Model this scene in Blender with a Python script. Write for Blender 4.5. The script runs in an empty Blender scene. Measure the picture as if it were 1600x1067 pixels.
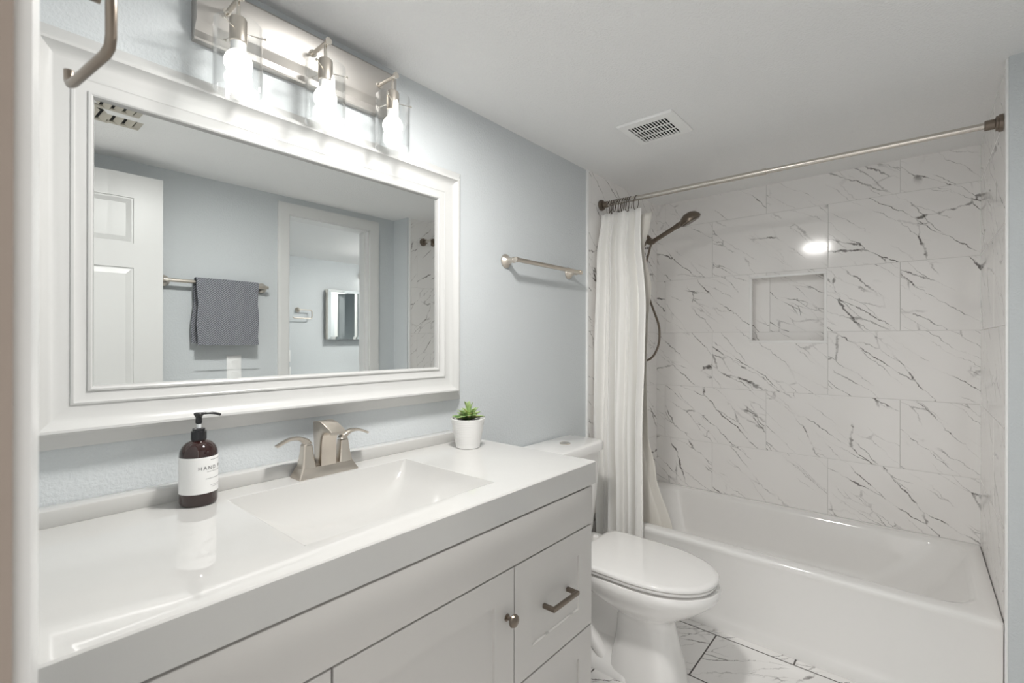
import bpy, bmesh, math, random
from mathutils import Vector, Matrix
random.seed(7)
PI = math.pi
SC = bpy.context.scene
COL = SC.collection

# ---------------------------------------------------------------- camera, world, exposure
H = 1.28                      # camera height
F_PX, YAW, PITCH, ROLL, PY, LAT = 744.21, 40.451, 0.041, 0.115, 531.42, 1.3065
_y = math.radians(YAW)
Fv = Vector((math.cos(_y), math.sin(_y), 0)); Rv = Vector((math.sin(_y), -math.cos(_y), 0)); Uv = Vector((0, 0, 1))
_p = math.radians(PITCH); Fv, Uv = Fv*math.cos(_p)+Uv*math.sin(_p), Uv*math.cos(_p)-Fv*math.sin(_p)
_r = math.radians(ROLL); Rv, Uv = Rv*math.cos(_r)+Uv*math.sin(_r), Uv*math.cos(_r)-Rv*math.sin(_r)
cam = bpy.data.cameras.new('camera'); cam_o = bpy.data.objects.new('camera', cam); COL.objects.link(cam_o)
cam.sensor_fit = 'HORIZONTAL'; cam.sensor_width = 36; cam.lens = F_PX/1600*36
cam.shift_y = -(533.5-PY)/1600; cam.clip_start = 0.02
M4 = Matrix.Identity(4)
for i in range(3):
    M4[i][0] = Rv[i]; M4[i][1] = Uv[i]; M4[i][2] = -Fv[i]
M4[0][3], M4[1][3], M4[2][3] = 0, -LAT, H
cam_o.matrix_world = M4
cam.dof.use_dof = True; cam.dof.focus_distance = 1.9; cam.dof.aperture_fstop = 5.6
SC.camera = cam_o

WORLD_STRENGTH = 0.85
BULB_STRENGTH = 2.8
FILL_LIGHT_STRENGTH = 156.0  # added out-of-frame fill over the vanity
NEXT_FILL_STRENGTH = 50.0  # added fill for the adjoining room
world = bpy.data.worlds.new('world'); SC.world = world; world.use_nodes = True
wb = world.node_tree.nodes['Background']
wb.inputs[0].default_value = (1.0, 0.985, 0.965, 1); wb.inputs[1].default_value = WORLD_STRENGTH
SC.view_settings.view_transform = 'Standard'
SC.view_settings.look = 'None'
SC.view_settings.exposure = 0.72
SC.view_settings.gamma = 1.0
SC.view_settings.use_curve_mapping = False
SC.cycles.max_bounces = 14; SC.cycles.diffuse_bounces = 8; SC.cycles.glossy_bounces = 8
SC.cycles.transparent_max_bounces = 16
SC.cycles.sample_clamp_indirect = 6.0
SC.cycles.caustics_reflective = False; SC.cycles.caustics_refractive = False

# ---------------------------------------------------------------- node helpers / materials
class NT:
    def __init__(s, name):
        s.mat = bpy.data.materials.new(name); s.mat.use_nodes = True
        s.t = s.mat.node_tree; s.n = s.t.nodes; s.l = s.t.links
        s.b = s.n['Principled BSDF']; s.out = s.n['Material Output']
    def put(s, sock, v):
        if isinstance(v, bpy.types.NodeSocket): s.l.new(v, sock)
        elif isinstance(v, (tuple, list)) and len(v) == 3 and sock.type == 'RGBA': sock.default_value = (*v, 1)
        else: sock.default_value = v
    def m(s, op, a, b=None, c=None):
        n = s.n.new('ShaderNodeMath'); n.operation = op
        for i, v in enumerate((a, b, c)):
            if v is not None: s.put(n.inputs[i], v)
        return n.outputs[0]
    def vm(s, op, a, b=None):
        n = s.n.new('ShaderNodeVectorMath'); n.operation = op
        s.put(n.inputs[0], a)
        if b is not None: s.put(n.inputs['Scale'] if op == 'SCALE' else n.inputs[1], b)
        return n.outputs[0]
    def xyz(s, x, y, z):
        n = s.n.new('ShaderNodeCombineXYZ')
        for i, v in enumerate((x, y, z)): s.put(n.inputs[i], v)
        return n.outputs[0]
    def sep(s, v):
        n = s.n.new('ShaderNodeSeparateXYZ'); s.l.new(v, n.inputs[0]); return n.outputs
    def obj(s): return s.n.new('ShaderNodeTexCoord').outputs['Object']
    def noise(s, vec, scale, detail=2, rough=.5, dist=0, col=False):
        n = s.n.new('ShaderNodeTexNoise'); s.l.new(vec, n.inputs['Vector'])
        n.inputs['Scale'].default_value = scale; n.inputs['Detail'].default_value = detail
        n.inputs['Roughness'].default_value = rough; n.inputs['Distortion'].default_value = dist
        return n.outputs['Color' if col else 'Fac']
    def ramp(s, v, a, b, lo=0., hi=1.):
        n = s.n.new('ShaderNodeMapRange'); n.interpolation_type = 'SMOOTHSTEP'
        s.put(n.inputs[0], v)
        for i, x in enumerate((a, b, lo, hi)): s.put(n.inputs[i+1], x)
        return n.outputs[0]
    def mix(s, f, a, b):
        n = s.n.new('ShaderNodeMix'); n.data_type = 'RGBA'
        s.put(n.inputs[0], f); s.put(n.inputs[6], a); s.put(n.inputs[7], b); return n.outputs[2]
    def bump(s, h, strength, dist):
        n = s.n.new('ShaderNodeBump'); s.l.new(h, n.inputs['Height'])
        n.inputs['Strength'].default_value = strength; n.inputs['Distance'].default_value = dist
        s.l.new(n.outputs[0], s.b.inputs['Normal'])
    def set(s, **k):
        nm = dict(color='Base Color', rough='Roughness', metal='Metallic', spec='Specular IOR Level', coat='Coat Weight',
                  coatr='Coat Roughness', emit='Emission Color', emits='Emission Strength', trans='Transmission Weight', sss='Subsurface Weight')
        for q, v in k.items(): s.put(s.b.inputs[nm[q]], v)
        return s

def plain(name, color, rough=.5, metal=0., var=.03, scale=30., bump=0., bscale=200., **k):
    t = NT(name); v = t.obj()
    n = t.noise(v, scale, 3)
    t.set(color=t.mix(n, tuple(c*(1-var) for c in color), tuple(min(1, c*(1+var)) for c in color)), rough=rough, metal=metal, **k)
    if bump: t.bump(t.noise(v, bscale, 3), bump, .002)
    return t.mat

def paint(name, color, strength, rough=.6):
    t = NT(name); v = t.obj()
    a = t.noise(v, 130, 3, .55); b = t.noise(v, 55, 2)
    h = t.m('ADD', t.ramp(a, .40, .66), t.m('MULTIPLY', b, .6))
    t.set(color=color, rough=rough, spec=.35); t.bump(h, strength, .004)
    return t.mat

def marble(name, u_ax, u_sign, v_ax, u0, v0, s, h, grout_w, grout_col, rough, seed=0., flip=1.):
    """running-bond marble-look porcelain tiles, u along the wall, v up"""
    t = NT(name); P = t.sep(t.obj())
    u = t.m('MULTIPLY', P[u_ax], u_sign); v = P[v_ax]
    vv = t.m('DIVIDE', t.m('SUBTRACT', v, v0), h); row = t.m('FLOOR', vv)
    fv = t.m('MULTIPLY', t.m('SUBTRACT', vv, row), h)
    par = t.m('FLOORED_MODULO', row, 2.0)
    uu = t.m('DIVIDE', t.m('SUBTRACT', t.m('SUBTRACT', u, u0), t.m('MULTIPLY', par, s/2)), s)
    col = t.m('FLOOR', uu); fu = t.m('MULTIPLY', t.m('SUBTRACT', uu, col), s)
    du = t.m('MINIMUM', fu, t.m('SUBTRACT', s, fu)); dv = t.m('MINIMUM', fv, t.m('SUBTRACT', h, fv))
    d = t.m('MINIMUM', du, dv)
    grout = t.ramp(d, grout_w*.35, grout_w*.65, 1., 0.)
    wn = t.n.new('ShaderNodeTexWhiteNoise'); wn.noise_dimensions = '3D'
    t.l.new(t.xyz(row, col, seed), wn.inputs['Vector'])
    rid = t.sep(wn.outputs['Color'])
    # along / across the veins, running down to the right
    c, si = math.cos(math.radians(38)), math.sin(math.radians(38))*flip
    al = t.m('SUBTRACT', t.m('MULTIPLY', fu, c), t.m('MULTIPLY', fv, si))
    ac = t.m('ADD', t.m('MULTIPLY', fu, si), t.m('MULTIPLY', fv, c))
    base = t.xyz(al, ac, t.m('MULTIPLY', rid[0], 40))
    off = t.xyz(t.m('MULTIPLY', rid[1], 30), t.m('MULTIPLY', rid[2], 30), t.m('MULTIPLY', rid[0], 40))
    q = t.vm('ADD', t.xyz(fu, fv, 0.0), off)
    wig = t.vm('SCALE', t.vm('SUBTRACT', t.noise(q, 30, 4, .65, col=True), (.5, .5, .5)), .030)
    wig2 = t.vm('SCALE', t.vm('SUBTRACT', t.noise(q, 6, 2, .5, col=True), (.5, .5, .5)), .05)
    pp = t.vm('ADD', t.vm('ADD', base, wig), t.vm('ADD', wig2, off))
    def edges(vec, sc, w):
        vo = t.n.new('ShaderNodeTexVoronoi'); vo.feature = 'DISTANCE_TO_EDGE'
        t.l.new(t.vm('MULTIPLY', vec, sc), vo.inputs['Vector']); vo.inputs['Scale'].default_value = 1.0
        return t.ramp(t.m('DIVIDE', vo.outputs['Distance'], w), .2, 1.0, 1., 0.)
    breaks = t.ramp(t.noise(t.vm('MULTIPLY', pp, (10, 18, 1)), 1.0, 3, .6), .40, .60)
    w1 = t.m('ADD', .007, t.m('MULTIPLY', breaks, .011))
    keep = t.ramp(t.noise(t.vm('MULTIPLY', t.vm('ADD', pp, (5, 1, 3)), (2.2, 6, 1)), 1.0, 2), .40, .52)
    v1 = t.m('MULTIPLY', t.m('MULTIPLY', edges(pp, (1.35, 7.0, 1.0), w1), t.m('ADD', .22, t.m('MULTIPLY', breaks, .78))), keep)
    m2 = t.ramp(t.noise(t.vm('ADD', q, (3, 9, 2)), 4.5, 2), .46, .6)
    v2 = t.m('MULTIPLY', t.m('MULTIPLY', edges(t.vm('ADD', pp, (7.1, 3.3, 0)), (2.2, 11.0, 1.0), .020), t.m('MULTIPLY', m2, t.m('ADD', .3, t.m('MULTIPLY', breaks, .7)))), .62)
    m3 = t.ramp(t.noise(t.vm('MULTIPLY', t.vm('ADD', base, off), (2.4, 7, 1)), 1.0, 2), .63, .71)
    v3 = t.m('MULTIPLY', t.m('MULTIPLY', edges(pp, (10, 34, 1.0), .055), m3), t.m('ADD', .2, t.m('MULTIPLY', breaks, .6)))
    n1 = t.noise(t.vm('MULTIPLY', pp, (.9, 5.0, 1.0)), 1.0, 1.5)
    vein = t.m('MINIMUM', t.m('ADD', t.m('ADD', v1, v2), v3), 1.0)
    haze = t.m('MULTIPLY', t.ramp(t.m('ABSOLUTE', t.m('SUBTRACT', n1, .5)), .0, .10, 1., 0.), .10)
    colr = t.mix(haze, (.885, .87, .855), (.74, .72, .70))
    colr = t.mix(t.m('MULTIPLY', vein, .92), colr, (.10, .088, .08))
    colr = t.mix(grout, colr, grout_col)
    t.set(color=colr, rough=t.m('ADD', rough, t.m('MULTIPLY', grout, .4)), spec=.5)
    tilt = t.m('ADD', t.m('MULTIPLY', fu, t.m('MULTIPLY', t.m('SUBTRACT', rid[0], .5), .012)), t.m('MULTIPLY', fv, t.m('MULTIPLY', t.m('SUBTRACT', rid[2], .5), .012)))
    t.bump(t.m('ADD', t.m('MULTIPLY', t.ramp(d, 0., grout_w*.9), .0006), tilt), 1.0, 1.0)
    return t.mat

def brushed(name, color, rough, ax=0):
    t = NT(name); v = t.obj()
    sc = [900, 900, 900]; sc[ax] = 25
    n = t.noise(t.vm('MULTIPLY', v, tuple(sc)), 1.0, 1)
    t.set(color=t.mix(n, tuple(c*.97 for c in color), color), metal=1., rough=rough)
    return t.mat

def thin_glass(name, tint=(.985, .99, .99), ior=1.5):
    t = NT(name)
    tr = t.n.new('ShaderNodeBsdfTransparent'); tr.inputs[0].default_value = (*tint, 1)
    gl = t.n.new('ShaderNodeBsdfGlossy'); gl.inputs['Roughness'].default_value = .02
    lw = t.n.new('ShaderNodeLayerWeight'); lw.inputs[0].default_value = .5
    fr = t.m('ADD', .05, t.m('MULTIPLY', t.m('POWER', lw.outputs['Facing'], 3.0), .8))
    mx = t.n.new('ShaderNodeMixShader')
    t.l.new(fr, mx.inputs[0]); t.l.new(tr.outputs[0], mx.inputs[1]); t.l.new(gl.outputs[0], mx.inputs[2])
    t.l.new(mx.outputs[0], t.out.inputs['Surface'])
    return t.mat

def cloth(name, color, trans=.3):
    t = NT(name); v = t.obj()
    wv = t.noise(t.vm('MULTIPLY', v, (900, 900, 700)), 1.0, 1)
    c = t.mix(t.noise(v, 9, 3), tuple(x*.97 for x in color), color)
    t.set(color=c, rough=.9, spec=.1); t.bump(wv, .15, .001)
    tl = t.n.new('ShaderNodeBsdfTranslucent'); t.l.new(c, tl.inputs[0])
    mx = t.n.new('ShaderNodeMixShader'); mx.inputs[0].default_value = trans
    t.l.new(t.b.outputs[0], mx.inputs[1]); t.l.new(tl.outputs[0], mx.inputs[2]); t.l.new(mx.outputs[0], t.out.inputs['Surface'])
    return t.mat

def herringbone(name):
    t = NT(name); P = t.sep(t.obj())
    zig = t.m('PINGPONG', P[0], .035)
    st = t.m('FRACT', t.m('MULTIPLY', t.m('ADD', P[2], zig), 80.0))
    line = t.ramp(t.m('ABSOLUTE', t.m('SUBTRACT', st, .5)), .12, .4)
    fz = t.noise(t.obj(), 700, 2)
    c = t.mix(line, (.10, .105, .12), (.36, .37, .40))
    t.set(color=t.mix(t.m('MULTIPLY', fz, .5), c, (.19, .195, .215)), rough=.95, spec=.1)
    t.bump(t.m('ADD', line, t.m('MULTIPLY', fz, .8)), .5, .003)
    return t.mat

MAT = dict(
    wall=paint('blue_wall_paint', (.615, .645, .66), .2),
    ceiling=paint('ceiling_paint', (.84, .84, .835), .30, .8),
    trim=plain('white_trim_paint', (.74, .74, .73), .28, var=.01),
    door=plain('door_paint', (.62, .62, .61), .35, var=.01),
    edge=plain('white_tile_edge', (.90, .90, .89), .3, var=.01),
    beige=plain('shaded_jamb_beige', (.31, .255, .215), .45, var=.03),  # jamb in the dim hall: its shade is put into the colour
    frame=plain('white_lacquer', (.57, .57, .56), .22, var=.01),
    counter=plain('cultured_marble', (.555, .55, .535), .045, var=.008, coat=.3, coatr=.03),
    cabinet=plain('white_cabinet_lacquer', (.545, .53, .51), .32, var=.01),
    gap=plain('dark_recess', (.05, .045, .04), .8),
    porcelain=plain('porcelain', (.82, .81, .795), .06, var=.006, coat=.4, coatr=.03),
    tub=plain('tub_enamel', (.85, .84, .825), .09, var=.008, coat=.3, coatr=.04),
    nickel=brushed('brushed_nickel', (.66, .60, .53), .28, 0),
    plate=brushed('brushed_nickel_plate', (.54, .52, .495), .48, 0),
    nickel_y=brushed('brushed_nickel_rod', (.64, .60, .55), .24, 1),
    bronze=brushed('dark_nickel', (.23, .192, .158), .32, 0),
    ring=plain('dark_ring_metal', (.10, .08, .065), .3, 1.0),
    chrome=plain('polished_nickel', (.74, .70, .64), .12, 1.0),
    mirror=plain('silvered_glass', (.88, .905, .90), .0, 1.0, var=.002),
    glass=thin_glass('clear_glass'),
    curtain=cloth('white_curtain_fabric', (.93, .92, .895), .08),
    liner=cloth('cream_liner_fabric', (.86, .835, .785), .15),
    towel=herringbone('grey_herringbone_terry'),
    amber=plain('amber_bottle', (.022, .006, .005), .06, var=.2, coat=.6),
    black=plain('black_plastic', (.012, .012, .014), .25),
    clearplastic=plain('frosted_plastic', (.72, .74, .75), .25),
    label=plain('label_paper', (.80, .80, .79), .55, var=.01),
    ink=plain('label_ink', (.035, .035, .04), .6),
    pot=plain('white_ceramic_pot', (.80, .795, .78), .45, var=.015),
    soil=plain('potting_soil', (.02, .016, .012), .95, var=.5, scale=200, bump=1.0),
    plastic=plain('white_plastic', (.87, .87, .86), .4, var=.01),
    bulbbase=plain('bulb_base', (.86, .86, .85), .35),
    void=plain('duct_interior', (.012, .012, .012), .9),
    louver=plain('beige_register', (.50, .47, .40), .5),
)
def succulent_mat():
    t = NT('succulent_leaf'); P = t.obj()
    n = t.noise(P, 45, 2)
    c = t.mix(t.ramp(n, .35, .65), (.10, .20, .05), (.45, .58, .27))
    t.set(color=c, rough=.45, sss=.05); return t.mat
MAT['leaf'] = succulent_mat()
def emit(name, col, st):
    t = NT(name); t.set(color=(.9, .9, .9), emit=col, emits=st); return t.mat
MAT['bulb'] = emit('lit_bulb', (1.0, .96, .90), BULB_STRENGTH)

TS, TH = .588, .3342
MAT['tile_back'] = marble('marble_tile_back', 1, -1., 2, 1.2402, .663, TS, TH, .0024, (.70, .69, .67), .10, 1.)
MAT['tile_left'] = marble('marble_tile_left', 0, 1., 2, 2.16, .663, TS, TH, .0024, (.70, .69, .67), .10, 2.)
MAT['tile_right'] = marble('marble_tile_right', 0, -1., 2, -2.50, .663, TS, TH, .0024, (.70, .69, .67), .10, 3.)
MAT['tile_floor'] = marble('marble_tile_floor', 1, -1., 0, .934, 2.157, TS, .325, .006, (.10, .09, .085), .16, 4., -1.)

# ---------------------------------------------------------------- mesh helpers
def origin(o):
    v = Vector((0, 0, 0))
    while o is not None:
        v += o.location; o = o.parent
    return v

class MB:
    def __init__(s): s.bm = bmesh.new()
    def box(s, x0, x1, y0, y1, z0, z1, bev=0., seg=2):
        x0, x1 = sorted((x0, x1)); y0, y1 = sorted((y0, y1)); z0, z1 = sorted((z0, z1))
        vs = [s.bm.verts.new((x, y, z)) for z in (z0, z1) for y in (y0, y1) for x in (x0, x1)]
        fs = [s.bm.faces.new([vs[i] for i in q]) for q in ((0, 2, 3, 1), (4, 5, 7, 6), (0, 1, 5, 4), (2, 6, 7, 3), (0, 4, 6, 2), (1, 3, 7, 5))]
        if bev > 0:
            es = list({e for f in fs for e in f.edges})
            bmesh.ops.bevel(s.bm, geom=es, offset=bev, segments=seg, affect='EDGES', profile=.5)
        return s
    def loft(s, rings, cap0=True, cap1=True, closed=True):
        R = [[s.bm.verts.new(p) for p in r] for r in rings]
        n = len(R[0])
        for a, b in zip(R, R[1:]):
            for i in range(n if closed else n-1):
                j = (i+1) % n
                s.bm.faces.new((a[i], a[j], b[j], b[i]))
        if cap0: s.bm.faces.new(R[0][::-1])
        if cap1: s.bm.faces.new(R[-1])
        return s
    def lathe(s, prof, c=(0, 0, 0), axis=(0, 0, 1), n=32, cap0=True, cap1=True):
        """prof: list of (radius, height along axis)"""
        ax = Vector(axis).normalized(); c = Vector(c)
        u = ax.orthogonal().normalized(); w = ax.cross(u)
        rings = [[c+ax*h+(u*math.cos(2*PI*i/n)+w*math.sin(2*PI*i/n))*max(r, 1e-5) for i in range(n)] for r, h in prof]
        return s.loft(rings, cap0, cap1)
    def cyl(s, p0, p1, r, r1=None, n=20):
        p0, p1 = Vector(p0), Vector(p1)
        return s.lathe([(r, 0), (r if r1 is None else r1, (p1-p0).length)], p0, p1-p0, n)
    def tube(s, pts, r, n=12, sq=False, rz=None):
        pts = [Vector(p) for p in pts]; rings = []
        t0 = (pts[1]-pts[0]).normalized(); u = t0.orthogonal().normalized()
        if abs(t0.z) < .9: u = Vector((0, 0, 1)).cross(t0).normalized()
        for i, p in enumerate(pts):
            t = ((pts[min(i+1, len(pts)-1)]-p).normalized() + (p-pts[max(i-1, 0)]).normalized()).normalized()
            u = (u-t*u.dot(t)).normalized(); w = t.cross(u)
            rr = r[i] if isinstance(r, (list, tuple)) else r
            if sq:
                c = 1/math.cos(PI/4)
                rings.append([p+(u*math.cos(PI/4+PI/2*k)+w*math.sin(PI/4+PI/2*k))*rr*c for k in range(4)])
            else:
                rings.append([p+u*math.cos(2*PI*k/n)*rr+w*math.sin(2*PI*k/n)*(rr if rz is None else rz) for k in range(n)])
        return s.loft(rings)
    def prism(s, poly, axis, a, b, bev=0.):
        """poly of 2D points in the two other axes, extruded along axis from a to b"""
        def P(q, t):
            l = [q[0], q[1]]; l.insert(axis, t); return l
        va = [s.bm.verts.new(P(q, a)) for q in poly]; vb = [s.bm.verts.new(P(q, b)) for q in poly]
        n = len(poly); fs = [s.bm.faces.new(va[::-1]), s.bm.faces.new(vb)]
        for i in range(n):
            j = (i+1) % n; fs.append(s.bm.faces.new((va[i], va[j], vb[j], vb[i])))
        if bev:
            bmesh.ops.recalc_face_normals(s.bm, faces=fs)
            es = list({e for f in fs[:2] for e in f.edges})
            bmesh.ops.bevel(s.bm, geom=es, offset=bev, segments=2, affect='EDGES', profile=.5)
        return s
    def sphere(s, c, r, sc=(1, 1, 1), n=24):
        m = Matrix.Translation(c) @ Matrix.Diagonal((r*sc[0], r*sc[1], r*sc[2], 1))
        bmesh.ops.create_uvsphere(s.bm, u_segments=n, v_segments=n//2+2, radius=1, matrix=m); return s
    def build(s, name, mat, parent=None, smooth=35, at=None, recalc=True):
        if recalc: bmesh.ops.recalc_face_normals(s.bm, faces=s.bm.faces[:])
        me = bpy.data.meshes.new(name)
        loc = Vector((0, 0, 0)) if at is None else Vector(at)
        off = origin(parent) if parent is not None else loc
        bmesh.ops.translate(s.bm, verts=s.bm.verts[:], vec=-off)
        s.bm.to_mesh(me); s.bm.free()
        if smooth:
            me.polygons.foreach_set('use_smooth', [True]*len(me.polygons))
            me.set_sharp_from_angle(angle=math.radians(smooth))
        me.materials.append(MAT[mat] if isinstance(mat, str) else mat)
        o = bpy.data.objects.new(name, me); COL.objects.link(o)
        if parent is not None: o.parent = parent
        else: o.location = loc
        return o

def thing(name, label, cat, loc, group=None):
    o = bpy.data.objects.new(name, None); COL.objects.link(o); o.location = loc; o.empty_display_size = .05
    return tag(o, label, cat, group)
def tag(o, label, cat, group=None):
    o['label'] = label; o['category'] = cat
    if group: o['group'] = group
    return o
def struct(o): o['kind'] = 'structure'; return o
def dup(root, loc, label=None):
    r = root.copy(); COL.objects.link(r); r.location = loc
    if label: r['label'] = label
    for ch in list(root.children):
        c = ch.copy(); COL.objects.link(c); c.parent = r
        for g in list(ch.children):
            d = g.copy(); COL.objects.link(d); d.parent = c
    return r
def rrect(cx, cy, z, hx, hy, r, n=5):
    """rounded rectangle ring in the xy plane"""
    pts = []; r = min(r, hx*.999, hy*.999)
    for (sx, sy, a0) in ((1, 1, 0), (-1, 1, 90), (-1, -1, 180), (1, -1, 270)):
        for k in range(n+1):
            a = math.radians(a0+90*k/n)
            pts.append(Vector((cx+sx*(hx-r)+r*math.cos(a), cy+sy*(hy-r)+r*math.sin(a), z)))
    return pts
def egg(cx, z, hw, yf, yb, yc=None, n=40, e=2.2, eb=2.2):
    """egg ring: half width hw, front (towards -y) at yf, back at yb"""
    yc = yb+(yf-yb)*.45 if yc is None else yc; pts = []
    for k in range(n):
        a = 2*PI*k/n; c, s_ = math.cos(a), math.sin(a)
        ee = e if s_ < 0 else eb
        d = (abs(c)**ee+abs(s_)**ee)**(-1/ee)
        pts.append(Vector((cx+hw*c*d, yc+(s_*d)*((yb-yc) if s_ > 0 else (yc-yf)), z)))
    return pts
def smooth_path(pts, k=6):
    P = [Vector(p) for p in pts]; out = []
    for i in range(len(P)-1):
        p0, p1, p2, p3 = P[max(i-1, 0)], P[i], P[i+1], P[min(i+2, len(P)-1)]
        for j in range(k):
            t = j/k
            out.append(.5*((2*p1)+(p2-p0)*t+(2*p0-5*p1+4*p2-p3)*t*t+(3*p1-p0-3*p2+p3)*t**3))
    out.append(P[-1]); return out

# ---------------------------------------------------------------- setting
XN, XA, XT, XB = .025, 2.115, 2.13, 2.983      # near wall face, alcove start, tile start, back wall
YR, YJ = -1.52, -1.68                           # alcove right wall, room right wall
ZC = 2.162
JY = -.85                                       # entry doorway jamb nearest the vanity
JY2 = -1.60
struct(MB().box(-.12, XB+.15, YJ-.12, .12, -.05, 0).build('floor', 'tile_floor', smooth=0))
struct(MB().box(-.12, XB+.15, YJ-.12, .12, ZC, ZC+.06).build('ceiling', 'ceiling', smooth=0))
struct(MB().box(-.12, XT, 0, .12, 0, ZC).build('wall_left', 'wall', smooth=0))
struct(MB().box(XT, XB+.15, -.008, .12, 0, ZC).build('wall_alcove_left', 'tile_left', smooth=0))
b = MB().box(-.09, XN, JY, 0, 0, ZC).box(-.09, XN, YJ, JY2, 0, ZC).box(-.09, XN, JY2, JY, 2.07, ZC)
struct(b.build('wall_near', 'wall', smooth=0))
DX0, DX1, DZ = 1.335, 1.915, 2.06               # inner doorway in the right wall
b = MB().box(-.12, DX0, YJ, YJ-.12, 0, ZC).box(DX1, XA, YJ, YJ-.12, 0, ZC).box(DX0, DX1, YJ, YJ-.12, DZ, ZC)
struct(b.build('wall_right', 'wall', smooth=0))
struct(MB().box(XA, XT, YR, YJ-.12, 0, ZC).box(XT, XB+.15, YR-.01, YJ-.12, 0, ZC).build('wall_alcove_end', 'wall', smooth=0))
struct(MB().box(XT+.014, XB+.01, YR, YR-.01, 0, ZC).build('wall_alcove_right', 'tile_right', smooth=0))
# tiled back wall with a niche
NY0, NY1, NZ0, NZ1, ND = -.941, -.565, 1.27, 1.65, .09
b = MB()
b.box(XB, XB+.15, YJ, NY0, 0, ZC).box(XB, XB+.15, NY1, 0, 0, ZC).box(XB, XB+.15, NY0, NY1, 0, NZ0).box(XB, XB+.15, NY0, NY1, NZ1, ZC)
b.box(XB+ND, XB+.15, NY0, NY1, NZ0, NZ1)
struct(b.build('wall_back', 'tile_back', smooth=0))
# niche edge trim
b = MB(); w = .013
for (y0, y1, z0, z1) in ((NY0, NY1, NZ1-w, NZ1), (NY0, NY1, NZ0, NZ0+w), (NY0, NY0+w, NZ0+w, NZ1-w), (NY1-w, NY1, NZ0+w, NZ1-w)):
    b.box(XB-.004, XB+.012, y0, y1, z0, z1, .0015)
struct(b.build('trim_niche', 'edge'))
# tile edge trims
struct(MB().box(XT-.012, XT+.002, -.011, .0, 0, ZC, .001).build('trim_tile_left', 'edge'))
struct(MB().box(XT-.001, XT+.014, YR+.006, YR-.01, 0, ZC, .001).build('trim_tile_right', 'edge'))
# entry doorway: jamb, casing
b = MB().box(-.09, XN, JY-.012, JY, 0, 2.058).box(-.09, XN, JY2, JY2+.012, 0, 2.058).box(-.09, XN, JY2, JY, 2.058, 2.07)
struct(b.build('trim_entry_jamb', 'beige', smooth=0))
def casing(b, a0, a1, ztop, w, place, prof):
    """mitred casing around an opening a0..a1 along the wall; place(a, z, d) -> point; prof: (offset outwards, depth)"""
    ring = []
    for (o, d) in prof:
        ring.append([place(a0-o, 0, d), place(a0-o, ztop+o, d), place(a1+o, ztop+o, d), place(a1+o, 0, d)])
    n = len(prof)
    V = [[b.bm.verts.new(p) for p in r] for r in ring]
    for i in range(n):
        j = (i+1) % n
        for k in range(3): b.bm.faces.new((V[i][k], V[i][k+1], V[j][k+1], V[j][k]))
    b.bm.faces.new([V[i][0] for i in range(n)]); b.bm.faces.new([V[i][3] for i in range(n)][::-1])
CP = [(0, 0), (0, .009), (.006, .011), (.012, .0115), (.03, .0135), (.05, .0165), (.058, .017), (.064, .015), (.068, .015), (.068, 0)]
b = MB(); casing(b, -(JY-.006), -(JY2+.006), 2.063, .068, lambda a, z, d: (XN+d, -a, z), [(o if True else 0, d) for o, d in CP])
struct(b.build('trim_entry_casing', 'trim', smooth=25))
b = MB(); casing(b, DX0+.006, DX1-.006, DZ-.006, .068, lambda a, z, d: (a, YJ+d, z), CP)
struct(b.build('trim_inner_casing', 'trim', smooth=25))
b = MB().box(DX0, DX0+.012, YJ-.12, YJ, 0, DZ).box(DX1-.012, DX1, YJ-.12, YJ, 0, DZ).box(DX0, DX1, YJ-.12, YJ, DZ-.012, DZ)
b.box(DX1-.024, DX1-.012, YJ-.075, YJ-.04, 0, DZ-.012).box(DX0+.012, DX0+.024, YJ-.075, YJ-.04, 0, DZ-.012)
struct(b.build('trim_inner_jamb', 'trim', smooth=0))
struct(MB().box(1.27, XT-.012, -.012, 0, 0, .09, .003).build('baseboard_left', 'trim'))
struct(MB().box(.03, DX0-.07, YJ, YJ+.012, 0, .09, .003).build('baseboard_right', 'trim'))

# adjoining vanity room seen through the doorway (only its reflection shows)
AY, AX0, AX1 = -3.72, 1.05, 3.35
struct(MB().box(AX0-.1, AX1+.1, AY-.1, YJ-.12, -.05, 0).build('floor_next_room', 'tile_floor', smooth=0))
struct(MB().box(AX0-.1, AX1+.1, AY-.1, YJ-.12, ZC, ZC+.06).build('ceiling_next_room', 'ceiling', smooth=0))
struct(MB().box(AX0-.1, AX1+.1, AY-.1, AY, 0, ZC).build('wall_next_room_back', 'wall', smooth=0))
struct(MB().box(AX0-.1, AX0, AY, YJ-.12, 0, ZC).build('wall_next_room_left', 'wall', smooth=0))
OY0, OY1, OZ = -3.03, -2.60, 1.90
b = MB().box(AX1, AX1+.1, AY, OY0, 0, ZC).box(AX1, AX1+.1, OY1, YJ-.12, 0, ZC).box(AX1, AX1+.1, OY0, OY1, OZ, ZC).box(AX1+.55, AX1+.6, OY0-.3, OY1+.3, 0, ZC)
b.box(AX1+.1, AX1+.55, OY0-.3, OY0-.25, 0, ZC).box(AX1+.1, AX1+.55, OY1+.25, OY1+.3, 0, ZC).box(AX1+.1, AX1+.55, OY0-.25, OY1+.25, OZ+.1, OZ+.15)
struct(b.build('wall_next_room_right', 'wall', smooth=0))
b = MB(); casing(b, -(OY1-.006), -(OY0+.006), OZ-.006, .068, lambda a, z, d: (AX1-d, -a, z), CP)
struct(b.build('trim_closet_casing', 'trim', smooth=25))
struct(MB().box(XB+.15, AX1+.1, YJ-.14, YJ-.12, 0, ZC).build('wall_next_room_front', 'wall', smooth=0))

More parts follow.
